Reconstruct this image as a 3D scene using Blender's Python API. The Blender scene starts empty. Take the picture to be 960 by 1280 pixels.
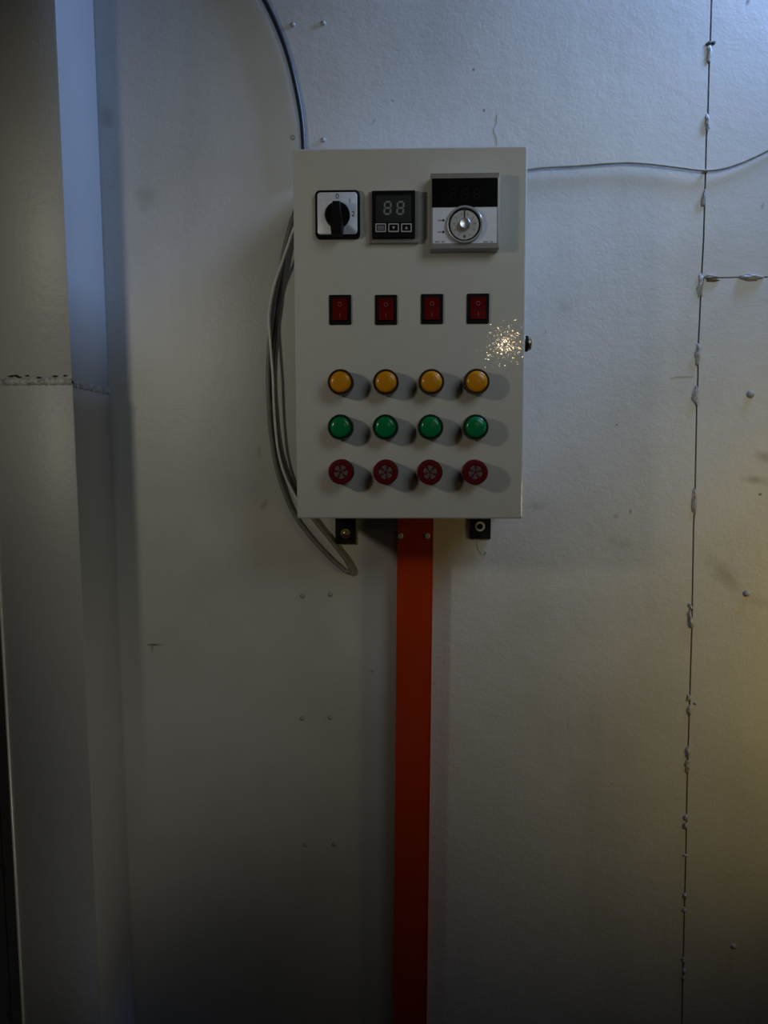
import bpy, bmesh, math, random
from mathutils import Vector, Matrix, noise

random.seed(7)
SC = bpy.context.scene
COL = SC.collection

# ------------------------------------------------------------------ camera
CAM = Vector((0.0, -0.967, 1.5))
F = 961.0                                    # focal length in pixels of a 960 x 1280 frame
cd = bpy.data.cameras.new('camera')
cd.sensor_fit = 'VERTICAL'; cd.sensor_height = 24.0; cd.lens = 24.0 * F / 1280.0
cd.clip_start = 0.02
cam = bpy.data.objects.new('camera', cd); COL.objects.link(cam)
ROT = Matrix.Rotation(0.03195, 4, 'Z') @ Matrix.Rotation(math.pi/2 - 0.09157, 4, 'X') @ Matrix.Rotation(-0.00765, 4, 'Z')
cam.matrix_world = Matrix.Translation(CAM) @ ROT
SC.camera = cam

# ------------------------------------------------------------------ world, lights, exposure
SC.view_settings.view_transform = 'Standard'
SC.view_settings.look = 'None'
SC.view_settings.exposure = 0.0
SC.view_settings.gamma = 1.0
SC.view_settings.use_curve_mapping = False

world = bpy.data.worlds.new('dim_hall'); SC.world = world
world.use_nodes = True
bg = world.node_tree.nodes['Background']
bg.inputs[0].default_value = (0.95, 0.95, 1.0, 1); bg.inputs[1].default_value = 0.003

def light(name, kind, loc, target, energy, color, **kw):
    l = bpy.data.lights.new(name, kind); l.energy = energy; l.color = color
    for k, v in kw.items(): setattr(l, k, v)
    o = bpy.data.objects.new(name, l); COL.objects.link(o)
    o.location = loc
    o.rotation_euler = (Vector(target) - Vector(loc)).to_track_quat('-Z', 'Y').to_euler()
    return o

# daylight falling through a tall gap beside the wall, high up to the right
light('roof_gap_daylight', 'AREA', (0.64, -0.085, 2.30), (0.16, -0.03, 1.93), 3.2, (0.31, 0.51, 1.0),
      shape='RECTANGLE', size=0.08, size_y=0.35, spread=math.radians(110))
# worklight standing to the left, just outside the frame
light('worklight', 'SPOT', (-0.52, -0.66, 1.69), (-0.04, 0.0, 1.62), 2.5, (1.0, 0.92, 0.72),
      spot_size=math.radians(98), spot_blend=1.0, shadow_soft_size=0.03)
# broad lamp hanging above and to the right of the photographer
light('hanging_lamp', 'SPOT', (0.60, -0.98, 2.10), (0.25, 0, 1.76), 12.0, (0.83, 0.94, 1.0),
      spot_size=math.radians(65), spot_blend=1.0, shadow_soft_size=0.31)
# added fill light, aimed at the lower column to brighten it
light('column_fill', 'SPOT', (0.55, -0.80, 1.10), (-0.60, -0.05, 1.10), 4.6, (1.0, 0.95, 0.82),
      spot_size=math.radians(38), spot_blend=1.0, shadow_soft_size=0.10)
# small warm bulb far back in the hall
light('hall_bulb', 'POINT', (0.4215, -2.711, 1.9137), (0, 0, 1.5), 1.1, (1.0, 0.74, 0.42), shadow_soft_size=0.02)
# warm lamp low down to the right
light('low_lamp', 'SPOT', (0.95, -0.55, 1.30), (0.58, 0.0, 1.29), 6.4, (1.0, 0.74, 0.22),
      spot_size=math.radians(76), spot_blend=1.0, shadow_soft_size=0.12)

# ------------------------------------------------------------------ helpers
def at(px, py, y=0.0):
    """point of the vertical plane at depth y that is measured at this spot of the photograph"""
    d = ROT.to_3x3() @ Vector(((px - 480) / F, -(py - 640) / F, -1))
    return CAM + d * ((y - CAM.y) / d.y)

def obj(name, bm, mat, parent=None, loc=(0, 0, 0), smooth=None, rot=None):
    bmesh.ops.recalc_face_normals(bm, faces=bm.faces)
    me = bpy.data.meshes.new(name); bm.to_mesh(me); bm.free()
    if mat is not None: me.materials.append(mat)
    if smooth is not None:
        for p in me.polygons: p.use_smooth = True
        me.set_sharp_from_angle(angle=math.radians(smooth))
    o = bpy.data.objects.new(name, me); COL.objects.link(o)
    o.parent = parent; o.location = loc
    if rot: o.rotation_euler = rot
    return o

def tag(o, label=None, cat=None, group=None, kind=None):
    for k, v in (('label', label), ('category', cat), ('group', group), ('kind', kind)):
        if v: o[k] = v
    return o

def empty(name, loc=(0, 0, 0), rot=(0, 0, 0)):
    o = bpy.data.objects.new(name, None); COL.objects.link(o)
    o.location = loc; o.rotation_euler = rot; o.empty_display_size = 0.02
    return o

def copy_tree(o, parent=None):
    c = o.copy(); COL.objects.link(c); c.parent = parent
    for ch in o.children: copy_tree(ch, c)
    return c

def bx(bm, x0, x1, y0, y1, z0, z1, bev=0.0, seg=2):
    t = bmesh.new()
    bmesh.ops.create_cube(t, size=1.0)
    for v in t.verts:
        v.co = Vector((x0 if v.co.x < 0 else x1, y0 if v.co.y < 0 else y1, z0 if v.co.z < 0 else z1))
    if bev:
        bmesh.ops.bevel(t, geom=t.edges[:], offset=bev, segments=seg, affect='EDGES', profile=0.5)
    merge(bm, t)

def merge(bm, t):
    m = {v: bm.verts.new(v.co) for v in t.verts}
    for f in t.faces: bm.faces.new([m[v] for v in f.verts])
    t.free()

def rr(w, h, r, y, cx=0.0, cz=0.0, n=4):
    """rounded rectangle in the xz plane"""
    pts = []
    for k, (sx, sz) in enumerate(((1, 1), (-1, 1), (-1, -1), (1, -1))):
        for i in range(n + 1):
            a = math.pi/2 * (k + i / n)
            pts.append((cx + sx*(w/2 - r) + r*math.cos(a), y, cz + sz*(h/2 - r) + r*math.sin(a)))
    return pts

def ci(r, y, n=32, cx=0.0, cz=0.0):
    return [(cx + r*math.cos(2*math.pi*i/n), y, cz + r*math.sin(2*math.pi*i/n)) for i in range(n)]

def loft(bm, loops, cap0=False, cap1=True, close=False):
    vs = [[bm.verts.new(p) for p in l] for l in loops]
    n = len(vs[0])
    pairs = list(zip(vs, vs[1:])) + ([(vs[-1], vs[0])] if close else [])
    for a, b in pairs:
        for i in range(n):
            j = (i + 1) % n
            bm.faces.new((a[i], a[j], b[j], b[i]))
    if cap0: bm.faces.new(vs[0])
    if cap1: bm.faces.new(vs[-1])

def smooth_path(pts, sub=8):
    pts = [Vector(p) for p in pts]
    q = [pts[0]*2 - pts[1]] + pts + [pts[-1]*2 - pts[-2]]
    out = []
    for i in range(1, len(q) - 2):
        a, b, c, d = q[i-1:i+3]
        for k in range(sub):
            t = k / sub
            out.append(0.5*((2*b) + (c-a)*t + (2*a-5*b+4*c-d)*t*t + (-a+3*b-3*c+d)*t**3))
    out.append(pts[-1])
    return out

def tube(bm, path, r, n=10):
    rings = []
    up = Vector((0, 1, 0))
    for i, p in enumerate(path):
        t = (path[min(i+1, len(path)-1)] - path[max(i-1, 0)]).normalized()
        s = t.cross(up)
        if s.length < 1e-4: s = t.cross(Vector((1, 0, 0)))
        s.normalize(); u = s.cross(t)
        rings.append([p + (s*math.cos(2*math.pi*k/n) + u*math.sin(2*math.pi*k/n))*r for k in range(n)])
    loft(bm, rings, cap0=True, cap1=True)

def text_bm(s, size):
    cu = bpy.data.curves.new('t', 'FONT'); cu.body = s; cu.size = size
    cu.align_x = 'CENTER'; cu.align_y = 'CENTER'; cu.extrude = 0.0001
    o = bpy.data.objects.new('t', cu); COL.objects.link(o)
    dg = bpy.context.evaluated_depsgraph_get(); dg.update()
    me = bpy.data.meshes.new_from_object(o.evaluated_get(dg))
    bm = bmesh.new(); bm.from_mesh(me)
    bmesh.ops.transform(bm, matrix=Matrix.Rotation(math.pi/2, 4, 'X'), verts=bm.verts)
    bpy.data.objects.remove(o); bpy.data.curves.remove(cu); bpy.data.meshes.remove(me)
    return bm

# ------------------------------------------------------------------ materials
def mat(name, color, rough=0.5, metal=0.0, var=0.0, vscale=30.0, bump=0.0, bscale=400.0, bdist=0.0005, **kw):
    m = bpy.data.materials.new(name); m.use_nodes = True
    nt = m.node_tree; N = nt.nodes; L = nt.links
    b = N['Principled BSDF']
    b.inputs['Base Color'].default_value = (*color, 1)
    b.inputs['Roughness'].default_value = rough
    b.inputs['Metallic'].default_value = metal
    for k, v in kw.items(): b.inputs[k.replace('_', ' ')].default_value = v
    tc = N.new('ShaderNodeTexCoord')
    if var:
        n = N.new('ShaderNodeTexNoise'); n.inputs['Scale'].default_value = vscale; n.inputs['Detail'].default_value = 6
        L.new(tc.outputs['Object'], n.inputs['Vector'])
        r = N.new('ShaderNodeValToRGB')
        r.color_ramp.elements[0].position = 0.3; r.color_ramp.elements[1].position = 0.7
        r.color_ramp.elements[0].color = (*[c*(1-var) for c in color], 1)
        r.color_ramp.elements[1].color = (*[min(1, c*(1+var*0.5)) for c in color], 1)
        L.new(n.outputs['Fac'], r.inputs['Fac']); L.new(r.outputs['Color'], b.inputs['Base Color'])
    if bump:
        n = N.new('ShaderNodeTexNoise'); n.inputs['Scale'].default_value = bscale; n.inputs['Detail'].default_value = 3
        L.new(tc.outputs['Object'], n.inputs['Vector'])
        bp = N.new('ShaderNodeBump'); bp.inputs['Strength'].default_value = bump; bp.inputs['Distance'].default_value = bdist
        L.new(n.outputs['Fac'], bp.inputs['Height']); L.new(bp.outputs['Normal'], b.inputs['Normal'])
    return m

def wall_material(name, base, smudges, stain=1.0):
    m = bpy.data.materials.new(name); m.use_nodes = True
    nt = m.node_tree; N = nt.nodes; L = nt.links
    b = N['Principled BSDF']; b.inputs['Roughness'].default_value = 0.42
    geo = N.new('ShaderNodeNewGeometry'); pos = geo.outputs['Position']
    def math_(op, a, bb=None, c=None, clamp=False):
        n = N.new('ShaderNodeMath'); n.operation = op; n.use_clamp = clamp
        for i, v in enumerate((a, bb, c)):
            if v is None: continue
            if isinstance(v, (int, float)): n.inputs[i].default_value = v
            else: L.new(v, n.inputs[i])
        return n.outputs[0]
    def nz(scale, detail=5, rough=0.55, vec=None):
        n = N.new('ShaderNodeTexNoise'); n.inputs['Scale'].default_value = scale
        n.inputs['Detail'].default_value = detail; n.inputs['Roughness'].default_value = rough
        L.new(vec or pos, n.inputs['Vector']); return n.outputs['Fac']
    def mixc(fac, a, col):
        n = N.new('ShaderNodeMix'); n.data_type = 'RGBA'
        L.new(fac, n.inputs[0])
        if isinstance(a, tuple): n.inputs[6].default_value = (*a, 1)
        else: L.new(a, n.inputs[6])
        n.inputs[7].default_value = (*col, 1)
        return n.outputs[2]
    # broad grime, streaks running down, fine specks
    f1 = math_('MULTIPLY', math_('SUBTRACT', nz(5.0, 7), 0.45, clamp=True), 1.3*stain, clamp=True)
    c = mixc(f1, base, tuple(x*0.55 for x in (base[0], base[1]*0.97, base[2]*0.85)))
    mp = N.new('ShaderNodeMapping'); mp.inputs['Scale'].default_value = (14, 14, 1.6); L.new(pos, mp.inputs['Vector'])
    f2 = math_('MULTIPLY', math_('SUBTRACT', nz(1.0, 4, vec=mp.outputs[0]), 0.55, clamp=True), 0.9*stain, clamp=True)
    c = mixc(f2, c, tuple(x*0.5 for x in base))
    f3 = math_('MULTIPLY', math_('GREATER_THAN', nz(75.0, 2), 0.765), 0.45*stain, clamp=True)
    c = mixc(f3, c, (0.12, 0.11, 0.09))
    wob = nz(60.0, 3)
    for (x, z, rx, rz, ang, s, col) in smudges:
        mp = N.new('ShaderNodeMapping'); mp.vector_type = 'TEXTURE'
        mp.inputs['Location'].default_value = (x, 0, z)
        mp.inputs['Rotation'].default_value = (0, math.radians(ang), 0)
        mp.inputs['Scale'].default_value = (rx, 10, rz)
        L.new(pos, mp.inputs['Vector'])
        ln = N.new('ShaderNodeVectorMath'); ln.operation = 'LENGTH'; L.new(mp.outputs[0], ln.inputs[0])
        d = math_('ADD', ln.outputs['Value'], math_('MULTIPLY', math_('SUBTRACT', wob, 0.5), 1.3))
        f = math_('MULTIPLY', math_('SUBTRACT', 1.15, d, clamp=True), s, clamp=True)
        c = mixc(f, c, col)
    L.new(c, b.inputs['Base Color'])
    # orange-peel paint over slightly uneven sheet
    h = math_('ADD', math_('MULTIPLY', nz(330.0, 3), 0.00022), math_('MULTIPLY', nz(110.0, 2), 0.00035))
    h = math_('ADD', h, math_('MULTIPLY', nz(18.0, 2), 0.0007))
    bp = N.new('ShaderNodeBump'); bp.inputs['Strength'].default_value = 0.85; bp.inputs['Distance'].default_value = 1.0
    L.new(h, bp.inputs['Height']); L.new(bp.outputs['Normal'], b.inputs['Normal'])
    return m

GREY = (0.24, 0.23, 0.2)
sm = []
def smudge(px, py, rx, rz, ang, s, col=GREY):
    p = at(px, py); sm.append((p.x, p.z, rx, rz, ang, s, col))
smudge(945, 600, .018, .006, 8, .6)
smudge(957, 572, .016, .007, 25, .55)
smudge(905, 718, .030, .012, 48, .5)
smudge(950, 752, .028, .008, 12, .3)
smudge(705, 384, .010, .007, 40, .3)
smudge(672, 633, .012, .006, 0, .35)
smudge(780, 680, .012, .006, -20, .28)
smudge(765, 675, .008, .006, 0, .28)
smudge(182, 248, .016, .016, 0, .35)
smudge(133, 146, .010, .014, 0, .4, (0.2, .18, .12))
smudge(126, 300, .004, .05, 0, .35, (0.25, .2, .1))
smudge(138, 590, .008, .09, 0, .3, (0.35, .24, .14))
smudge(193, 806, .011, .0022, 0, .95, (0.12, .08, .01))
smudge(190, 810, .002, .006, 0, .6, (0.2, .13, .02))
smudge(950, 618, .003, .002, 0, .95, (0.04, .03, .02))
smudge(465, 839, .003, .003, 0, .6, (0.08, .08, .07))
smudge(330, 632, .004, .008, 25, .4, (0.15, .14, .12))
smudge(324, 565, .003, .008, 0, .35, (0.15, .14, .12))
smudge(770, 645, .004, .003, 0, .5, (0.2, .12, .08))
smudge(788, 640, .002, .004, 0, .6, (0.2, .12, .08))
smudge(771, 531, .0016, .0016, 0, .9, (0.1, .09, .08))
smudge(592, 87, .0018, .0018, 0, .9, (0.1, .1, .12))
smudge(605, 138, .0018, .0018, 0, .9, (0.1, .1, .12))
smudge(491, 126, .003, .0015, 40, .6, (0.15, .15, .16))
smudge(467, 152, .002, .005, 20, .5, (0.2, .2, .22))
smudge(953, 258, .0025, .006, 15, .6, (0.2, .2, .22))
smudge(935, 2, .003, .005, 30, .8, (0.1, .1, .12))

M_WALL = wall_material('painted_wall_steel', (0.60, 0.60, 0.585), sm)
M_COL = wall_material('painted_column_steel', (0.45, 0.455, 0.45), [], 0.5)
M_WELD = mat('painted_weld', (0.40, 0.40, 0.385), 0.35, var=0.5, vscale=260, bump=0.6, bscale=300, bdist=0.001)
M_RUST = mat('rusty_weld', (0.16, 0.11, 0.05), 0.6, var=0.5, vscale=300)
M_DARK = mat('dark_gap', (0.03, 0.027, 0.022), 0.8, var=0.3)
M_FLOOR = mat('concrete', (0.16, 0.15, 0.135), 0.8, var=0.4, vscale=9, bump=0.4, bscale=80, bdist=0.002)
M_BOX = mat('grey_powder_coat', (0.56, 0.555, 0.52), 0.5, var=0.03, vscale=60, Specular_IOR_Level=0.3, Coat_Weight=1.0, Coat_Roughness=0.05)
def sparkle(m, scale, amp):
    """flat lacquer flakes, each tilted a little its own way"""
    N = m.node_tree.nodes; L = m.node_tree.links
    tc = N.new('ShaderNodeTexCoord'); v = N.new('ShaderNodeTexVoronoi'); v.inputs['Scale'].default_value = scale
    L.new(tc.outputs['Object'], v.inputs['Vector'])
    w = N.new('ShaderNodeTexWhiteNoise'); L.new(v.outputs['Position'], w.inputs['Vector'])
    def vm(op, a, b):
        n = N.new('ShaderNodeVectorMath'); n.operation = op
        for k, x in enumerate((a, b)):
            if isinstance(x, tuple): n.inputs[k].default_value = x
            elif x is not None: L.new(x, n.inputs[k])
        return n
    d = vm('SUBTRACT', v.outputs['Color'], (0.5, 0.5, 0.5))
    d = vm('MULTIPLY', d.outputs[0], w.outputs['Value'])
    d = vm('MULTIPLY', d.outputs[0], (amp, amp, amp))
    g = N.new('ShaderNodeNewGeometry')
    n = vm('ADD', g.outputs['Normal'], d.outputs[0]); n = vm('NORMALIZE', n.outputs[0], None)
    L.new(n.outputs[0], N['Principled BSDF'].inputs['Coat Normal'])
sparkle(M_BOX, 740, 0.042)
M_BLACK = mat('black_plastic', (0.008, 0.008, 0.009), 0.5, var=0.2, vscale=200, Specular_IOR_Level=0.08)
M_BLACK_METAL = mat('black_painted_bracket', (0.012, 0.012, 0.011), 0.55, var=0.4, vscale=150, Specular_IOR_Level=0.15)
M_SILVER = mat('brushed_plate', (0.72, 0.76, 0.86), 0.4, 0.15, var=0.06, vscale=300)
M_INK = mat('black_ink', (0.02, 0.02, 0.025), 0.6, var=0.1)
M_FADED = mat('faded_ink', (0.28, 0.28, 0.31), 0.6, var=0.1)
M_FACE = mat('dark_display_face', (0.022, 0.027, 0.03), 0.3, var=0.15, vscale=100)
M_SEG = mat('display_segment', (0.2, 0.21, 0.21), 0.5, var=0.1)
M_SEG_OFF = mat('unlit_segment', (0.006, 0.0045, 0.004), 0.5, var=0.1, Specular_IOR_Level=0.1)
M_LINE = mat('pale_print_and_glint', (0.42, 0.43, 0.44), 0.5, var=0.1)
M_CLEAR = mat('smoky_clear_plastic', (0.42, 0.41, 0.39), 0.18, var=0.1, vscale=80, Transmission_Weight=0.35)
M_TFACE = mat('pale_thermostat_face', (0.74, 0.77, 0.90), 0.35, var=0.05, vscale=60)
M_GLOSSBLACK = mat('display_glass', (0.006, 0.006, 0.006), 0.12, var=0.1)
M_DIAL = mat('dial_scale', (0.45, 0.45, 0.44), 0.4, 0.2, var=0.1, vscale=120)
M_CHROME = mat('spun_metal', (0.72, 0.72, 0.74), 0.36, 1.0, var=0.1, vscale=600)
M_RED = mat('red_rocker', (0.12, 0.002, 0.002), 0.5, var=0.1, vscale=200, Specular_IOR_Level=0.06)
M_REDMARK = mat('rocker_mark', (0.26, 0.05, 0.04), 0.5, var=0.1)
M_AMBER = mat('amber_lens', (0.62, 0.25, 0.008), 0.2, var=0.06, vscale=120, bump=0.25, bscale=900, bdist=0.0002)
M_GREEN = mat('green_lens', (0.0, 0.19, 0.055), 0.2, var=0.08, vscale=120, bump=0.25, bscale=900, bdist=0.0002)
M_BEZEL_A = mat('dark_amber_bezel', (0.03, 0.013, 0.008), 0.3, var=0.2)
M_BEZEL_G = mat('dark_green_bezel', (0.008, 0.022, 0.014), 0.3, var=0.2)
M_BUZZ = mat('red_buzzer', (0.115, 0.004, 0.007), 0.5, var=0.1, vscale=200, Specular_IOR_Level=0.12)
M_BUZZ_IN = mat('dark_buzzer_recess', (0.05, 0.006, 0.008), 0.5, var=0.2)
M_GRILLE = mat('pale_grille', (0.24, 0.17, 0.17), 0.5, var=0.3, vscale=600)
M_ORANGE = mat('orange_red_paint', (0.46, 0.037, 0.002), 0.4, var=0.08, vscale=14, bump=0.15, bscale=300, bdist=0.0003)
M_STEEL = mat('zinc_screw', (0.86, 0.85, 0.8), 0.22, 0.1, var=0.2, vscale=300)
M_BRASS = mat('worn_brass', (0.55, 0.46, 0.24), 0.35, 1.0, var=0.5, vscale=250)
M_GREYCABLE = mat('grey_cable', (0.24, 0.235, 0.215), 0.45, var=0.15, vscale=90)
M_PALECABLE = mat('pale_wire', (0.82, 0.81, 0.76), 0.35, var=0.15, vscale=90)
M_DARKCABLE = mat('dark_grey_cable', (0.075, 0.075, 0.075), 0.45, var=0.2, vscale=90)
M_BLACKCABLE = mat('black_cable', (0.02, 0.021, 0.024), 0.4, var=0.2, vscale=90)
M_TANWIRE = mat('tan_wire', (0.33, 0.29, 0.22), 0.55, var=0.25, vscale=120)

# ------------------------------------------------------------------ room shell
bm = bmesh.new(); bx(bm, -2.4, 2.4, -4.2, 0.06, -0.06, 0.0)
tag(obj('floor', bm, M_FLOOR), 'grey concrete floor below the panelled steel wall', 'floor', kind='structure')

SEAM_L = at(9, 1180).x; GAP = 0.0010
JOINT = at(905, 347).z
bm = bmesh.new(); bx(bm, -2.4, 2.4, 0.006, 0.06, 0.0, 3.0)
wall = tag(obj('wall_back', bm, M_DARK), 'pale painted steel sheet wall with vertical welded seam', 'wall', kind='structure')

SEAM_PX = [(893, -120), (889.5, 0), (888, 50), (886.5, 80), (885, 140), (883, 172), (882, 215), (879.5, 300), (877, 345), (874.5, 400), (872.5, 440), (872.5, 470),
           (871, 505), (870, 560), (869, 610), (867, 660), (866, 720), (865, 780), (863.5, 830), (862, 880), (860, 940), (858.5, 1000), (857.5, 1060), (856, 1120),
           (854.5, 1180), (852.5, 1270), (850, 1400)]
SEAM = [(SEAM_P.x, SEAM_P.z) for SEAM_P in (at(a, b) for a, b in SEAM_PX)]
SEAM = [(SEAM[0][0], 3.0)] + SEAM + [(SEAM[-1][0], 0.0)]
def seam_x(z):
    for (xa, za), (xb, zb) in zip(SEAM, SEAM[1:]):
        if za >= z >= zb: return xa + (xb - xa)*(za - z)/(za - zb)
    return SEAM[-1][0]
def panel(left, right, z0, z1):
    """steel sheet between two edges given as functions of height"""
    zs = sorted({z0, z1} | {z for _, z in SEAM if z0 < z < z1})
    b = bmesh.new()
    loft(b, [[(left(z), 0, z), (right(z), 0, z), (right(z), 0.0062, z), (left(z), 0.0062, z)] for z in zs], cap0=True, cap1=True)
    return obj('wall_panel', b, M_WALL, wall)
panel(lambda z: -2.4, lambda z: SEAM_L - GAP, 0.0, 3.0)
panel(lambda z: SEAM_L + GAP, lambda z: seam_x(z) - GAP, 0.0, 3.0)
panel(lambda z: seam_x(z) + GAP, lambda z: 2.4, 0.0, JOINT - 0.0007)
panel(lambda z: seam_x(z) + GAP, lambda z: 2.4, JOINT + 0.0007, 3.0)

def blob(name, px, py, w, h, material=M_WELD, depth=0.004, seed=0, ang=0.0, lump=0.5):
    b = bmesh.new(); bmesh.ops.create_icosphere(b, subdivisions=3, radius=1.0)
    mr = Matrix.Rotation(math.radians(ang), 3, 'Y')
    for v in b.verts:
        n = v.co.normalized()
        k = 1.0 + lump*noise.noise(Vector((n.x*1.6 + seed*7.3, n.y*1.6, n.z*2.6 + seed*3.1)))
        c = Vector((n.x*w/2*k, n.y*depth*k, n.z*h/2*k))
        c.x += 0.35*w*noise.noise(Vector((seed*5.1, 0.3, n.z*2.2)))
        v.co = mr @ c
    return obj(name, b, material, wall, at(px, py), smooth=180)

beads = [(886, 68, 5.5, 24), (884, 153, 5, 20), (880, 248, 5, 21), (875, 356, 7, 34), (872, 442, 6, 27), (870, 495, 6.5, 22),
         (868, 627, 6, 34), (863, 758, 5, 10), (863, 776, 6, 24), (861, 872, 6, 9), (861, 888, 5, 13), (859, 940, 5.5, 13),
         (859, 957, 6, 17), (857, 1022, 5.5, 9), (857, 1032, 6, 9), (856, 1069, 6, 4), (856, 1119, 5, 7), (855, 1137, 4, 6),
         (854, 1200, 5, 9), (855, 1214, 4, 7), (854, 1222, 3.5, 5), (3, 1085, 6, 26), (12, 1270, 7, 22)]
for i, (px, py, w, h) in enumerate(beads):
    blob('weld_bead', px, py, w*0.001, h*0.001, seed=i + 1, depth=0.0018 + 0.0006*(i % 3))
blob('weld_bead', 889, 350, 0.014, 0.005, M_RUST, 0.0025, 41)
blob('weld_bead', 887, 346, 0.015, 0.005, M_WELD, 0.0035, 42)
blob('weld_bead', 940, 347, 0.026, 0.0075, M_WELD, 0.005, 43, ang=4, lump=0.35)
blob('weld_bead', 892, 54, 0.005, 0.0045, M_DARK, 0.0015, 44)
blob('weld_bead', 886, 54, 0.007, 0.004, M_DARK, 0.0015, 45, ang=-35)
blob('weld_bead', 869, 879, 0.004, 0.004, M_WELD, 0.002, 46)
blob('weld_bead', 881, 215, 0.006, 0.004, mat('yellowed_tie', (0.3, 0.24, 0.1), 0.5, var=0.3), 0.004, 47)

def rivet(px, py, r=0.0032, d=0.0022):
    b = bmesh.new()
    loft(b, [ci(r*math.cos(a), -d*math.sin(a), 14) for a in (0, .35, .7, 1.05, 1.35)])
    obj('rivet', b, M_WELD, wall, at(px, py), smooth=180)
for px, py in ((366, 31), (404, 29), (366, 172), (404, 175), (378, 745), (413, 743), (378, 898), (413, 897), (418, 1055), (382, 1056)):
    rivet(px, py)
rivet(938, 493, .0048, .004); rivet(933, 742, .0042, .0035); rivet(917, 1183, .0035, .003)

# hair-fine cracks in the paint
M_CRACK = mat('paint_crack_line', (0.2, 0.19, 0.17), 0.7, var=0.2)
for pts in ([(621, 143), (620, 155), (617, 163), (620, 172), (621, 182)],
            [(596, 676), (597, 686), (603, 693), (607, 690), (604, 698)],
            [(838, 473), (848, 471), (867, 471)]):
    b = bmesh.new(); tube(b, smooth_path([at(x, y, -0.0001) for x, y in pts], 5), 0.00028, 5)
    obj('paint_crack', b, M_CRACK, wall)

# ------------------------------------------------------------------ steel column on the left
XR, XL, DP = -0.376, -0.468, 0.107
ZW = at(93, 478, -DP).z
colm = tag(empty('steel_column', ((XR+XL)/2, 0, 0)), 'grey painted steel box column with a rough horizontal weld joint', 'column')
cx = (XR - XL)/2
def shaft(z0, z1, name, g=0.0):
    b = bmesh.new()
    pr = [(-cx, 0), (-cx, -DP), (cx, -DP), (cx, 0)]
    t = bmesh.new(); bx(t, -cx - g, cx + g, -DP - g, -0.0003, z0, z1, 0.0018, 2); merge(b, t)
    return obj(name, b, M_COL, colm, smooth=40)
shaft(0.0, ZW - 0.0002, 'lower_shaft', 0.0012)
shaft(ZW + 0.0002, 3.0, 'upper_shaft')
# rough weld running round the joint: front run and side run
def weld_run(p0, p1, n, out, seed):
    b = bmesh.new(); p0 = Vector(p0); p1 = Vector(p1); d = (p1-p0)
    rows = []
    for i in range(n + 1):
        c = p0 + d*(i/n)
        k = 0.75 + 0.7*noise.noise(Vector((i*0.45, seed, 0)))
        up = 0.0065*(1 + 0.5*noise.noise(Vector((i*0.7, seed, 3))))
        dn = 0.0045*(1 + 0.4*noise.noise(Vector((i*0.6, seed, 5))))
        o = Vector(out)
        rows.append([c + Vector((0, 0, up)) - o*0.0005, c + Vector((0, 0, up*0.6)) + o*0.0022*k, c + o*0.003*k,
                     c - Vector((0, 0, dn*0.6)) + o*0.0022*k, c - Vector((0, 0, dn)) - o*0.0005])
    vs = [[b.verts.new(p) for p in r] for r in rows]
    for r0, r1 in zip(vs, vs[1:]):
        for i in range(4): b.faces.new((r0[i], r0[i+1], r1[i+1], r1[i]))
    return obj('weld_run', b, M_WELD_COL, colm, smooth=60)
M_WELD_COL = mat('grey_weld', (0.44, 0.44, 0.42), 0.45, var=0.55, vscale=140, bump=0.8, bscale=250, bdist=0.001)
weld_run((-cx, -DP, ZW), (cx, -DP, ZW), 60, (0, -1, 0), 1.0)
weld_run((cx, -DP, ZW - 0.003), (cx, -0.001, ZW - 0.005), 60, (1, 0, 0), 2.0)
for i in range(9):      # burnt pits along the top of the weld
    b = bmesh.new(); bmesh.ops.create_icosphere(b, subdivisions=1, radius=1.0)
    x = -cx + 0.02 + 0.067*random.random()
    for v in b.verts: v.co = Vector((v.co.x*random.uniform(.0015, .005), v.co.y*.0008, v.co.z*.0011))
    obj('weld_pit', b, M_DARK, colm, (x, -DP - 0.0005, ZW + 0.007 + random.uniform(-.0015, .0015)), smooth=180)
# folded lip along the left edge, light on it put into the pale colour
b = bmesh.new(); bx(b, -cx - 0.0036, -cx - 0.0009, -DP - 0.003, -DP + 0.012, 0.0, ZW - 0.02, 0.0006, 1)
obj('edge_lip', b, mat('pale_lit_edge', (0.92, 0.9, 0.82), 0.35, 0.2, var=0.1), colm, smooth=40)

# ------------------------------------------------------------------ control box
W, H, D = 0.2405, 0.3819, 0.15
BR = -0.0055
ctr = Vector((0.0019, 0, 1.6085))
rootm = Matrix.Translation(ctr) @ Matrix.Rotation(-BR, 4, 'Y') @ Matrix.Translation((0, 0, -H/2))
box = empty('control_box'); box.matrix_world = rootm
tag(box, 'grey electrical control box with switches, coloured lamps and dials on wall', 'control box')
INV = rootm.inverted()
def lp(px, py, out=0.0):
    """spot on the front of the box, in its own coordinates"""
    return INV @ at(px, py, -D - out)
U = 0.000822

b = bmesh.new(); bx(b, -W/2 + .002, W/2 - .002, -D + 0.020, -0.0008, .002, H - .002, 0.003, 2)
obj('body', b, M_BOX, box, smooth=40)
b = bmesh.new()
loft(b, [rr(W - .004, H - .004, .001, -D + .0185), rr(W, H, .0018, -D + .0165), rr(W, H, .0018, -D + .0022), rr(W - .0012, H - .0012, .0018, -D + .0006),
         rr(W - .0036, H - .0036, .0018, -D)], cap0=True)
obj('door', b, M_BOX, box, (0, 0, H/2), smooth=10)
b = bmesh.new(); bx(b, -W/2 + .005, W/2 - .005, -D + .018, -D + .021, .005, H - .005)
obj('door_seal', b, M_BLACK, box)

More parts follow.
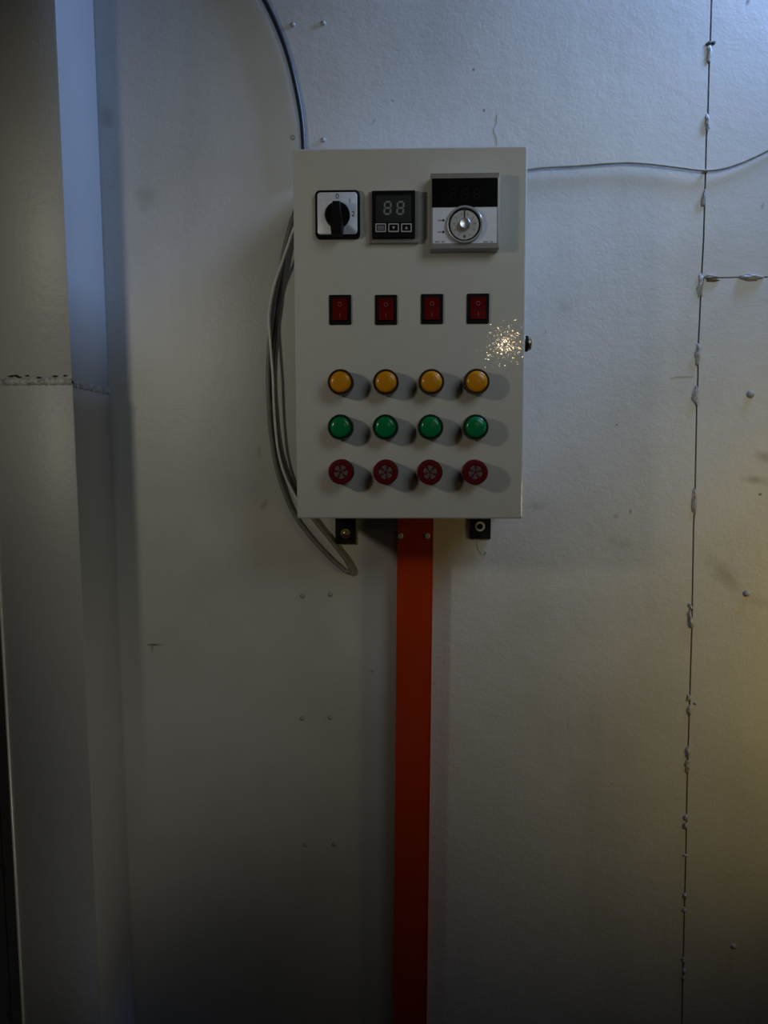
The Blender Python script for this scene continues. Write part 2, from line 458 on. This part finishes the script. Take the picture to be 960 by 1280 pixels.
def screw(name, loc, r, parent, material, axis='Y'):
    b = bmesh.new()
    loft(b, [ci(r, 0, 18), ci(r, -r*.25, 18), ci(r*.8, -r*.55, 18), ci(r*.45, -r*.65, 18), ci(r*.4, -r*.35, 18)], cap0=True)
    return obj(name, b, material, parent, loc, smooth=35)

# wall brackets under the box
for px, py, up, bt, (sx, sy), sm_ in ((432, 649, 0.03, 680, (432, 667), M_BRASS), (600.5, 649, 0.03, 674, (600, 658), M_STEEL)):
    p = INV @ at(px, bt, -0.004); w = 0.0258
    b = bmesh.new(); bx(b, -w/2, w/2, -0.004, -0.0005, 0, up + (0.0 - p.z), 0.0006, 1)
    br = obj('mounting_bracket', b, M_BLACK_METAL, box, (p.x, 0, p.z), smooth=40)
    q = INV @ at(sx, sy, -0.004) - Vector((p.x, 0, p.z))
    b = bmesh.new(); loft(b, [ci(.0062, -.004, 24), ci(.0062, -.0052, 24), ci(.0045, -.0054, 24)], cap0=False)
    obj('washer', b, sm_, br, (q.x, 0, q.z), smooth=35)
    screw('bolt', (q.x, -0.005, q.z), .0036, br, M_BLACK_METAL if sm_ is M_STEEL else M_BRASS)

# cam lock on the right side
lk = INV @ at(656, 427, -D + .012)
b = bmesh.new()
loft(b, [ci(.0118, 0, 24), ci(.0118, -.0016, 24), ci(.0105, -.0034, 24), ci(.0078, -.0036, 24)], cap0=True)
lock = obj('lock', b, M_BRASS, box, (W/2, -D + .030, lk.z), smooth=35, rot=(0, 0, math.pi/2))
b = bmesh.new(); loft(b, [ci(.0085, -.0036, 24), ci(.0085, -.0072, 24)], cap0=True)
obj('lock_collar', b, M_BLACK, lock, smooth=35)
b = bmesh.new(); loft(b, [ci(.0072, -.0072, 24), ci(.0072, -.0098, 24), ci(.0062, -.0108, 24)], cap0=True)
obj('lock_barrel', b, M_BRASS, lock, smooth=35)

# --- rotary selector switch
def box_px(x0, y0, x1, y1, out=0.0):
    a = lp(x0, y0, out); c = lp(x1, y1, out)
    return (a + c)/2, abs(c.x - a.x), abs(a.z - c.z)
c, w, h = box_px(393.5, 237.5, 450, 297.5, .006)
b = bmesh.new()
loft(b, [rr(w, h, .005, 0), rr(w, h, .005, -.005), rr(w - .0014, h - .0014, .0045, -.0062), rr(w - .004, h - .004, .004, -.0064)])
sel = tag(obj('selector_switch', b, M_BLACK, box, (c.x, -D, c.z), smooth=40), 'rotary selector switch with silver plate and black knob')
b = bmesh.new(); loft(b, [rr(w*.885, h*.865, .003, -.0064), rr(w*.885, h*.865, .003, -.0070), rr(w*.87, h*.85, .003, -.0072)])
plate = obj('legend_plate', b, M_SILVER, sel, (0, 0, .0004), smooth=40)
kz = lp(421, 266.5, .016); kc = Vector((kz.x - c.x, 0, kz.z - c.z)); kr = 15.6*U
b = bmesh.new()
loft(b, [ci(kr, -.0072, 40), ci(kr, -.012, 40), ci(kr*.93, -.0135, 40)])
tip = 26.0*U; hw = 6.2*U
def pointer(y, s=1.0, w0=1.0):
    return [(-hw*1.05*s, y, -tip*s), (hw*1.05*s, y, -tip*s), (hw*1.25*s, y, -kr*.9*s), (hw*.9*w0, y, 0), (hw*.75*w0, y, kr*.8*s),
            (-hw*.75*w0, y, kr*.8*s), (-hw*.9*w0, y, 0), (-hw*1.25*s, y, -kr*.9*s)]
loft(b, [pointer(-.0074), pointer(-.022), pointer(-.0245, .93, .85)])
obj('knob', b, M_BLACK, sel, (kc.x, 0, kc.z), smooth=35)
for s, px, py in (('0', 421.5, 245.5), ('1', 437, 251), ('2', 441.5, 267.5)):
    q = lp(px, py, .0074); t = obj('legend_mark', text_bm(s, 8.8*U), M_INK, sel, (q.x - c.x, -.0073, q.z - c.z))
b = bmesh.new(); bx(b, -.0011, .0011, -.0140, -.0134, -.0004, .0004)
obj('knob_mark', b, M_FADED, sel, (kc.x + .0018, 0, kc.z + kr*.86)); 

# --- two-digit controller
c, w, h = box_px(460.5, 239.5, 523.5, 303.5, .006)
b = bmesh.new()
loft(b, [rr(w, h, .0012, 0), rr(w, h, .0012, -.006), rr(w - .001, h - .001, .001, -.0068), rr(w - .0025, h - .0025, .001, -.0069)])
dc = tag(obj('digital_controller', b, M_CLEAR, box, (c.x, -D, c.z), smooth=40), 'small square black two digit controller with three buttons')
def onto(base, px, py, out): 
    q = lp(px, py, out); return Vector((q.x - base.x, -out, q.z - base.z))
q = onto(c, 492, 269.5, .0069); hw_, hh_ = 53.5*U, 57*U
b = bmesh.new()
loft(b, [rr(hw_, hh_, .0008, 0), rr(hw_, hh_, .0008, -.0045), rr(hw_ - .0012, hh_ - .0012, .0008, -.0055), rr(hw_ - .006, hh_ - .005, .0008, -.0055),
         rr(hw_ - .0068, hh_ - .0058, .0008, -.0047)])
hous = obj('housing', b, M_BLACK, dc, q, smooth=40)
q = onto(c, 492, 261, .0118)
b = bmesh.new(); loft(b, [rr(44*U, 32*U, .0008, 0), rr(44*U, 32*U, .0008, -.0004)])
obj('display_window', b, M_FACE, dc, q)
def digit(px, py, wd, hd, base, out, material, parent, th, slant=0.06):
    b = bmesh.new(); s = 0.0003
    g = th*0.35
    segs = [(-wd/2 + g, wd/2 - g, hd/2 - th/2, hd/2 + th/2), (-wd/2 + g, wd/2 - g, -th/2, th/2), (-wd/2 + g, wd/2 - g, -hd/2 - th/2, -hd/2 + th/2)]
    for sx in (-1, 1):
        segs += [(sx*wd/2 - th/2, sx*wd/2 + th/2, g, hd/2 - g), (sx*wd/2 - th/2, sx*wd/2 + th/2, -hd/2 + g, -g)]
    for x0, x1, z0, z1 in segs: bx(b, x0, x1, -s, 0, z0, z1)
    for v in b.verts: v.co.x += slant*v.co.z
    obj('display_digit', b, material, parent, onto(base, px, py, out))
for px in (484.5, 500.5): digit(px, 260, 7.5*U, 14.5*U, c, .0122, M_SEG, dc, 2.3*U)
for k, px in enumerate((476, 492, 508)):
    q = onto(c, px, 285, .0120)
    b = bmesh.new()
    ow, oh = 13.2*U, 10.4*U
    loft(b, [rr(ow, oh, .0008, 0), rr(ow, oh, .0008, -.0012), rr(ow - .0022, oh - .0022, .0006, -.0012), rr(ow - .0022, oh - .0022, .0006, -.0002)], cap1=False)
    bt = obj('button', b, M_LINE, dc, q, smooth=40)
    b = bmesh.new(); loft(b, [rr(ow - .0022, oh - .0022, .0006, -.0001), rr(ow - .0022, oh - .0022, .0006, -.0008)])
    obj('button_cap', b, M_BLACK if k else M_FACE, bt)
    b = bmesh.new()
    if k == 0:
        for zz in (-1, 0, 1): bx(b, -.0034, .0034, -.0010, -.0008, zz*.0014 - .0004, zz*.0014 + .0004)
        obj('button_mark', b, M_FADED, bt)
    else:
        s = 1 if k == 2 else -1
        loft(b, [[(-.0016, y, -s*.0012), (.0016, y, -s*.0012), (0, y, s*.0016)] for y in (-.0008, -.0011)])
        obj('button_mark', b, M_LINE, bt)

# --- thermostat with dial
c, w, h = box_px(538, 216, 624.5, 310.5, .018)
b = bmesh.new()
loft(b, [rr(w, h, .0012, 0), rr(w, h, .0012, -.016), rr(w - .0012, h - .0012, .0012, -.0178), rr(w - .005, h - .011, .0012, -.018), rr(w - .005, h - .011, .0012, -.0172)])
th = tag(obj('thermostat', b, M_CLEAR, box, (c.x, -D, c.z), smooth=40), 'square pale thermostat with black display and round metal dial')
q = onto(c, 581, 264.5, .0172)
b = bmesh.new(); loft(b, [rr(w - .0055, h - .0115, .001, 0), rr(w - .0055, h - .0115, .001, -.0006)])
obj('face_plate', b, M_TFACE, th, q)
q = onto(c, 581, 241, .0178)
b = bmesh.new(); loft(b, [rr(80*U, 34*U, .0004, 0), rr(80*U, 34*U, .0004, -.0008)])
obj('display_window', b, M_GLOSSBLACK, th, q)
for px in (566, 581, 596): digit(px, 243, 7*U, 13*U, c, .0187, M_SEG_OFF, th, 2.0*U)
q = onto(c, 580.5, 281.5, .0180)
R = 22.5*U
b = bmesh.new(); loft(b, [ci(R, 0, 48), ci(R*.99, -.0035, 48), ci(R*.95, -.0042, 48), ci(R*.88, -.0040, 48), ci(R*.86, -.001, 48)], cap1=False)
dial = obj('dial', b, mat('clear_dial_rim', (0.5, 0.5, 0.52), 0.15, var=0.1, Transmission_Weight=0.3), th, q, smooth=35)
b = bmesh.new(); loft(b, [ci(19.6*U, -.0004, 48), ci(19.6*U, -.0018, 48), ci(17.6*U, -.0018, 48), ci(17.6*U, -.001, 48)], cap1=False)
obj('dial_ring', b, M_BLACK, dial, smooth=35)
b = bmesh.new(); loft(b, [ci(17.7*U, -.0004, 48), ci(17.7*U, -.0014, 48)])
obj('dial_scale', b, M_DIAL, dial, smooth=35)
b = bmesh.new(); loft(b, [ci(7*U, -.0014, 32), ci(6.6*U, -.007, 32), ci(5.8*U, -.0078, 32), ci(1.2*U, -.0068, 32)])
obj('dial_hub', b, M_CHROME, dial, smooth=35)
b = bmesh.new()
for k in range(10):
    a = math.radians(-60 + k*300/9 + 90 + 0) 
    for rr0, rr1, ww in ((11.5, 14.5, 1.5),):
        t = bmesh.new(); bx(t, rr0*U, rr1*U, -.0016, -.0013, -ww/2*U, ww/2*U)
        bmesh.ops.transform(t, matrix=Matrix.Rotation(-math.radians(240 - k*300/9), 4, 'Y'), verts=t.verts); merge(b, t)
obj('dial_ticks', b, M_FADED, dial)
b = bmesh.new(); bx(b, -.0006, .0006, -.0020, -.0013, 8*U, 19*U); obj('dial_pointer', b, M_INK, dial)
b = bmesh.new(); bx(b, -.0008, .0008, -.0019, -.0013, -15.5*U, -12.3*U); obj('dial_stop', b, M_INK, dial)
for py in (275.5, 290):
    q = onto(c, 554, py, .0178)
    b = bmesh.new(); loft(b, [ci(1.4*U, 0, 16), ci(1.4*U, -.0006, 16)]); obj('indicator_dot', b, M_INK, th, q)
    q = onto(c, 549.5, py, .0178)
    b = bmesh.new()
    for k in range(3): bx(b, (k - 1.4)*1.5*U, (k - 0.6)*1.5*U, -.0002, 0, -.9*U, .9*U)
    obj('faded_print', b, M_FADED, th, q)
for px, n in ((550, 6), (610.5, 6)):
    q = onto(c, px, 302.3, .0178)
    b = bmesh.new()
    for k in range(n):
        if k == 3: continue
        bx(b, (k - n/2)*2.0*U, (k - n/2 + .75)*2.0*U, -.0002, 0, -.9*U, .9*U)
    obj('faded_print', b, M_FADED, th, q)

# --- rocker switches
def rocker():
    b = bmesh.new(); w, h = 28*U, 37*U
    loft(b, [rr(w, h, .0012, 0), rr(w, h, .0012, -.0015), rr(w - .001, h - .001, .001, -.0022), rr(w*.70, h*.76, .0006, -.0022), rr(w*.69, h*.75, .0006, 0)], cap1=False)
    f = obj('rocker_switch', b, M_BLACK, box, smooth=40)
    b = bmesh.new(); rw, rh = w*.68, h*.735
    prof = [(-rh/2, -.0006), (-rh/2, -.0045), (-rh*.05, -.0026), (rh*.05, -.0026), (rh/2, -.0038), (rh/2, -.0006)]
    vs = [[b.verts.new((sx*rw/2, y, z)) for z, y in prof] for sx in (-1, 1)]
    for i in range(len(prof)):
        j = (i + 1) % len(prof); b.faces.new((vs[0][i], vs[0][j], vs[1][j], vs[1][i]))
    b.faces.new(vs[0]); b.faces.new(vs[1])
    r = obj('rocker', b, M_RED, f)
    b = bmesh.new(); loft(b, [[(x, -.0040, z + 6*U) for x, _, z in ci(k*U, 0, 16)] for k in (2.8, 1.9)], cap1=False)
    obj('off_mark', b, M_REDMARK, f)
    b = bmesh.new(); bx(b, -.5*U, .5*U, -.0046, -.0040, -10*U, -5*U)
    obj('on_mark', b, M_REDMARK, f)
    return f
proto = rocker()
for i, (px, py) in enumerate(((425, 387), (482.5, 387), (540, 386), (597.5, 385.5))):
    o = proto if i == 0 else copy_tree(proto, box)
    p = lp(px, py, .002); o.location = (p.x, -D, p.z)
    o['label'] = 'red rocker switch in a black frame'

# --- pilot lamps and buzzers
OUT = 0.019
def lamp(mb, ml):
    b = bmesh.new(); r = 16.6*U*.977
    loft(b, [ci(r*.93, 0, 40), ci(r*.93, -.006, 40), ci(r, -.0065, 40), ci(r, -OUT + .001, 40), ci(r*.97, -OUT, 40), ci(r*.86, -OUT, 40), ci(r*.82, -OUT + .002, 40)])
    f = obj('indicator_lamp', b, mb, box, smooth=35)
    b = bmesh.new(); rl = r*.825
    loft(b, [ci(rl, -OUT + .002, 40), ci(rl*.985, -OUT - .0002, 40), ci(rl*.9, -OUT - .0016, 40), ci(rl*.7, -OUT - .0024, 40), ci(rl*.4, -OUT - .0028, 40), ci(rl*.1, -OUT - .003, 40)])
    obj('lens', b, ml, f, smooth=60)
    b = bmesh.new(); bx(b, -r*1.02, -r*.95, -OUT + .003, -OUT + .007, r*.05, r*.25, .0003, 1)  # highlight on the left of the bezel, put in as a pale block
    obj('bezel_glint', b, M_LINE, f)
    return f
for mb, ml, pts, lab in ((M_BEZEL_A, M_AMBER, ((425.5, 477.5), (482.3, 477.5), (539.3, 477.3), (596, 477)), 'round amber indicator lamp with dark bezel'),
                         (M_BEZEL_G, M_GREEN, ((425.5, 534), (481.8, 534), (538.3, 534), (594.8, 534)), 'round green indicator lamp with dark bezel')):
    proto = lamp(mb, ml)
    for i, (px, py) in enumerate(pts):
        o = proto if i == 0 else copy_tree(proto, box)
        p = lp(px, py, OUT); o.location = (p.x, -D, p.z); o['label'] = lab

def buzzer():
    b = bmesh.new(); r = 16.3*U*.977
    loft(b, [ci(r*.95, 0, 40), ci(r*.95, -.006, 40), ci(r, -.0065, 40), ci(r, -OUT - .001, 40), ci(r*.94, -OUT - .0026, 40), ci(r*.80, -OUT - .003, 40),
             ci(r*.60, -OUT - .003, 40), ci(r*.56, -OUT - .0022, 40)])
    f = obj('buzzer', b, M_BUZZ, box, smooth=35)
    b = bmesh.new(); loft(b, [ci(r*.56, -OUT - .002, 32), ci(r*.56, -OUT - .0023, 32)]); obj('sound_recess', b, M_BUZZ_IN, f)
    n = 5
    for k in range(n):
        b = bmesh.new()
        for r0, r1 in ((.14, .2), (.25, .31), (.36, .42), (.46, .53)):
            a0 = math.radians(k*360/n - 21); a1 = math.radians(k*360/n + 21)
            st = 4; lo = []
            for y in (-OUT - .0022, -OUT - .0027):
                lo.append([(r*r1*math.cos(a0 + (a1-a0)*i/st), y, r*r1*math.sin(a0 + (a1-a0)*i/st)) for i in range(st+1)] +
                          [(r*r0*math.cos(a0 + (a1-a0)*i/st), y, r*r0*math.sin(a0 + (a1-a0)*i/st)) for i in range(st, -1, -1)])
            loft(b, lo)
        obj('grille_sector', b, M_GRILLE, f)
    return f
proto = buzzer()
for i, (px, py, a) in enumerate(((426, 590, 10), (482, 590.3, 40), (537.5, 590.5, 57), (594.3, 590.5, 22))):
    o = proto if i == 0 else copy_tree(proto, box)
    p = lp(px, py, OUT + .002); o.location = (p.x, -D, p.z); o.rotation_euler = (0, math.radians(a), 0)
    o['label'] = 'round dark red buzzer with pale sectored grille'

# ------------------------------------------------------------------ orange cable channel
PD = 0.028
zt = (rootm @ Vector((0, 0, 0))).z
a0, a1 = at(497.5, 655, -PD), at(540.3, 655, -PD); b0, b1 = at(490.3, 1280, -PD), at(533.5, 1280, -PD)
pw = ((a1 - a0).length + (b1 - b0).length)/2
top = (a0 + a1)/2; bot = (b0 + b1)/2
tilt = math.atan2(top.x - bot.x, top.z - bot.z)
foot = bot + (bot - top)*(bot.z/(top.z - bot.z))
chan = empty('cable_channel', (foot.x, 0, 0), (0, tilt, 0))
tag(chan, 'orange red steel cable channel running down the wall below the control box', 'cable channel')
L_ = (zt - 0.0015)/math.cos(tilt)
b = bmesh.new(); bx(b, -pw/2, pw/2, -PD, -PD + .0016, 0.001, L_, 0.0005, 1)
obj('cover', b, M_ORANGE, chan, smooth=40)
for s in (-1, 1):
    b = bmesh.new(); x0, x1 = sorted((s*(pw/2 - .0002), s*(pw/2 - .0016)))
    bx(b, x0, x1, -PD + .0012, -0.0006, 0.001, L_, 0.0003, 1)
    obj('side_wall', b, M_ORANGE, chan)
b = bmesh.new(); bx(b, pw/2 - .0008, pw/2 + .0008, -PD - .0006, -PD + .006, 0.001, L_, 0.0004, 1)
obj('cover_lip', b, M_ORANGE, chan)
ci_ = chan.matrix_basis.inverted()
for px in (500.5, 534.0):
    p = ci_ @ at(px, 670, -PD)
    screw('screw', (p.x, -PD, p.z), .0036, chan, M_STEEL)

# ------------------------------------------------------------------ cables and wires
def cable(name, pts, r, material, label, cat='cable', group=None):
    path = smooth_path([at(x, y, d) for x, y, d in pts], 8)
    b = bmesh.new(); tube(b, path, r, 12)
    return tag(obj(name, b, material, smooth=80), label, cat, group)

cable('power_cable', [(255, -150, -.004), (297, -60, -.004), (333, 5, -.004), (350, 42, -.004), (362, 77, -.004), (371, 115, -.004), (377, 150, -.004),
                      (379.5, 185, -.004), (379.5, 208, -.004), (380, 222, -.004)], .0030, M_BLACKCABLE,
      'black cable curving down the wall into the top of the control box')
cable('signal_cable', [(392, 236, -.012), (378, 252, -.012), (366, 276, -.012), (357, 305, -.011), (350, 340, -.011), (342, 380, -.010), (337, 425, -.010), (335, 470, -.010),
                       (337, 525, -.008), (343, 572, -.007), (352, 606, -.006), (367, 642, -.005), (388, 671, -.005), (411, 696, -.005), (428, 711, -.006),
                       (434.5, 715, -.007), (437.8, 713.5, -.008), (436.5, 707, -.009), (428, 694, -.010), (414, 676, -.010), (400, 659, -.010), (386, 641, -.010), (378, 630, -.010)], .0027, M_GREYCABLE,
      'grey cable looping below the control box bottom edge and back up')
cable('sensor_wire', [(394, 246, -.020), (380, 264, -.020), (368, 284, -.020), (358, 312, -.019), (350, 335, -.019), (344, 352, -.018), (338, 378, -.018), (336, 400, -.018),
                      (338, 430, -.017), (341, 470, -.017), (342, 495, -.017), (344, 530, -.017), (348, 565, -.017), (356, 594, -.017), (367, 617, -.017), (378, 634, -.017), (388, 640, -.017)],
      .0016, M_PALECABLE, 'thin pale wire bowing out beside the left edge of the control box', 'wire')
cable('motor_cable', [(392, 228, -.004), (376, 250, -.004), (364, 280, -.004), (355, 315, -.004), (351, 345, -.004), (348, 380, -.004), (343, 420, -.004), (340, 470, -.004),
                      (343, 520, -.004), (347, 555, -.004), (355, 585, -.004), (366, 608, -.004), (380, 626, -.004), (390, 632, -.004)], .0032, M_DARKCABLE,
      'dark cable lying on the wall behind the pale wire beside the control box')
cable('thermocouple_wire', [(640, 212, -.004), (658, 212, -.004), (680, 209.5, -.004), (720, 207.5, -.004), (752, 205, -.004), (782, 203.5, -.004), (812, 205, -.004), (845, 209, -.004),
                            (880, 213, -.004), (905, 210.5, -.004), (930, 202, -.004), (962, 187, -.004), (1010, 160, -.004), (1080, 120, -.004)], .0013, M_TANWIRE,
      'thin tan wire stretched along the wall beyond the box', 'wire')
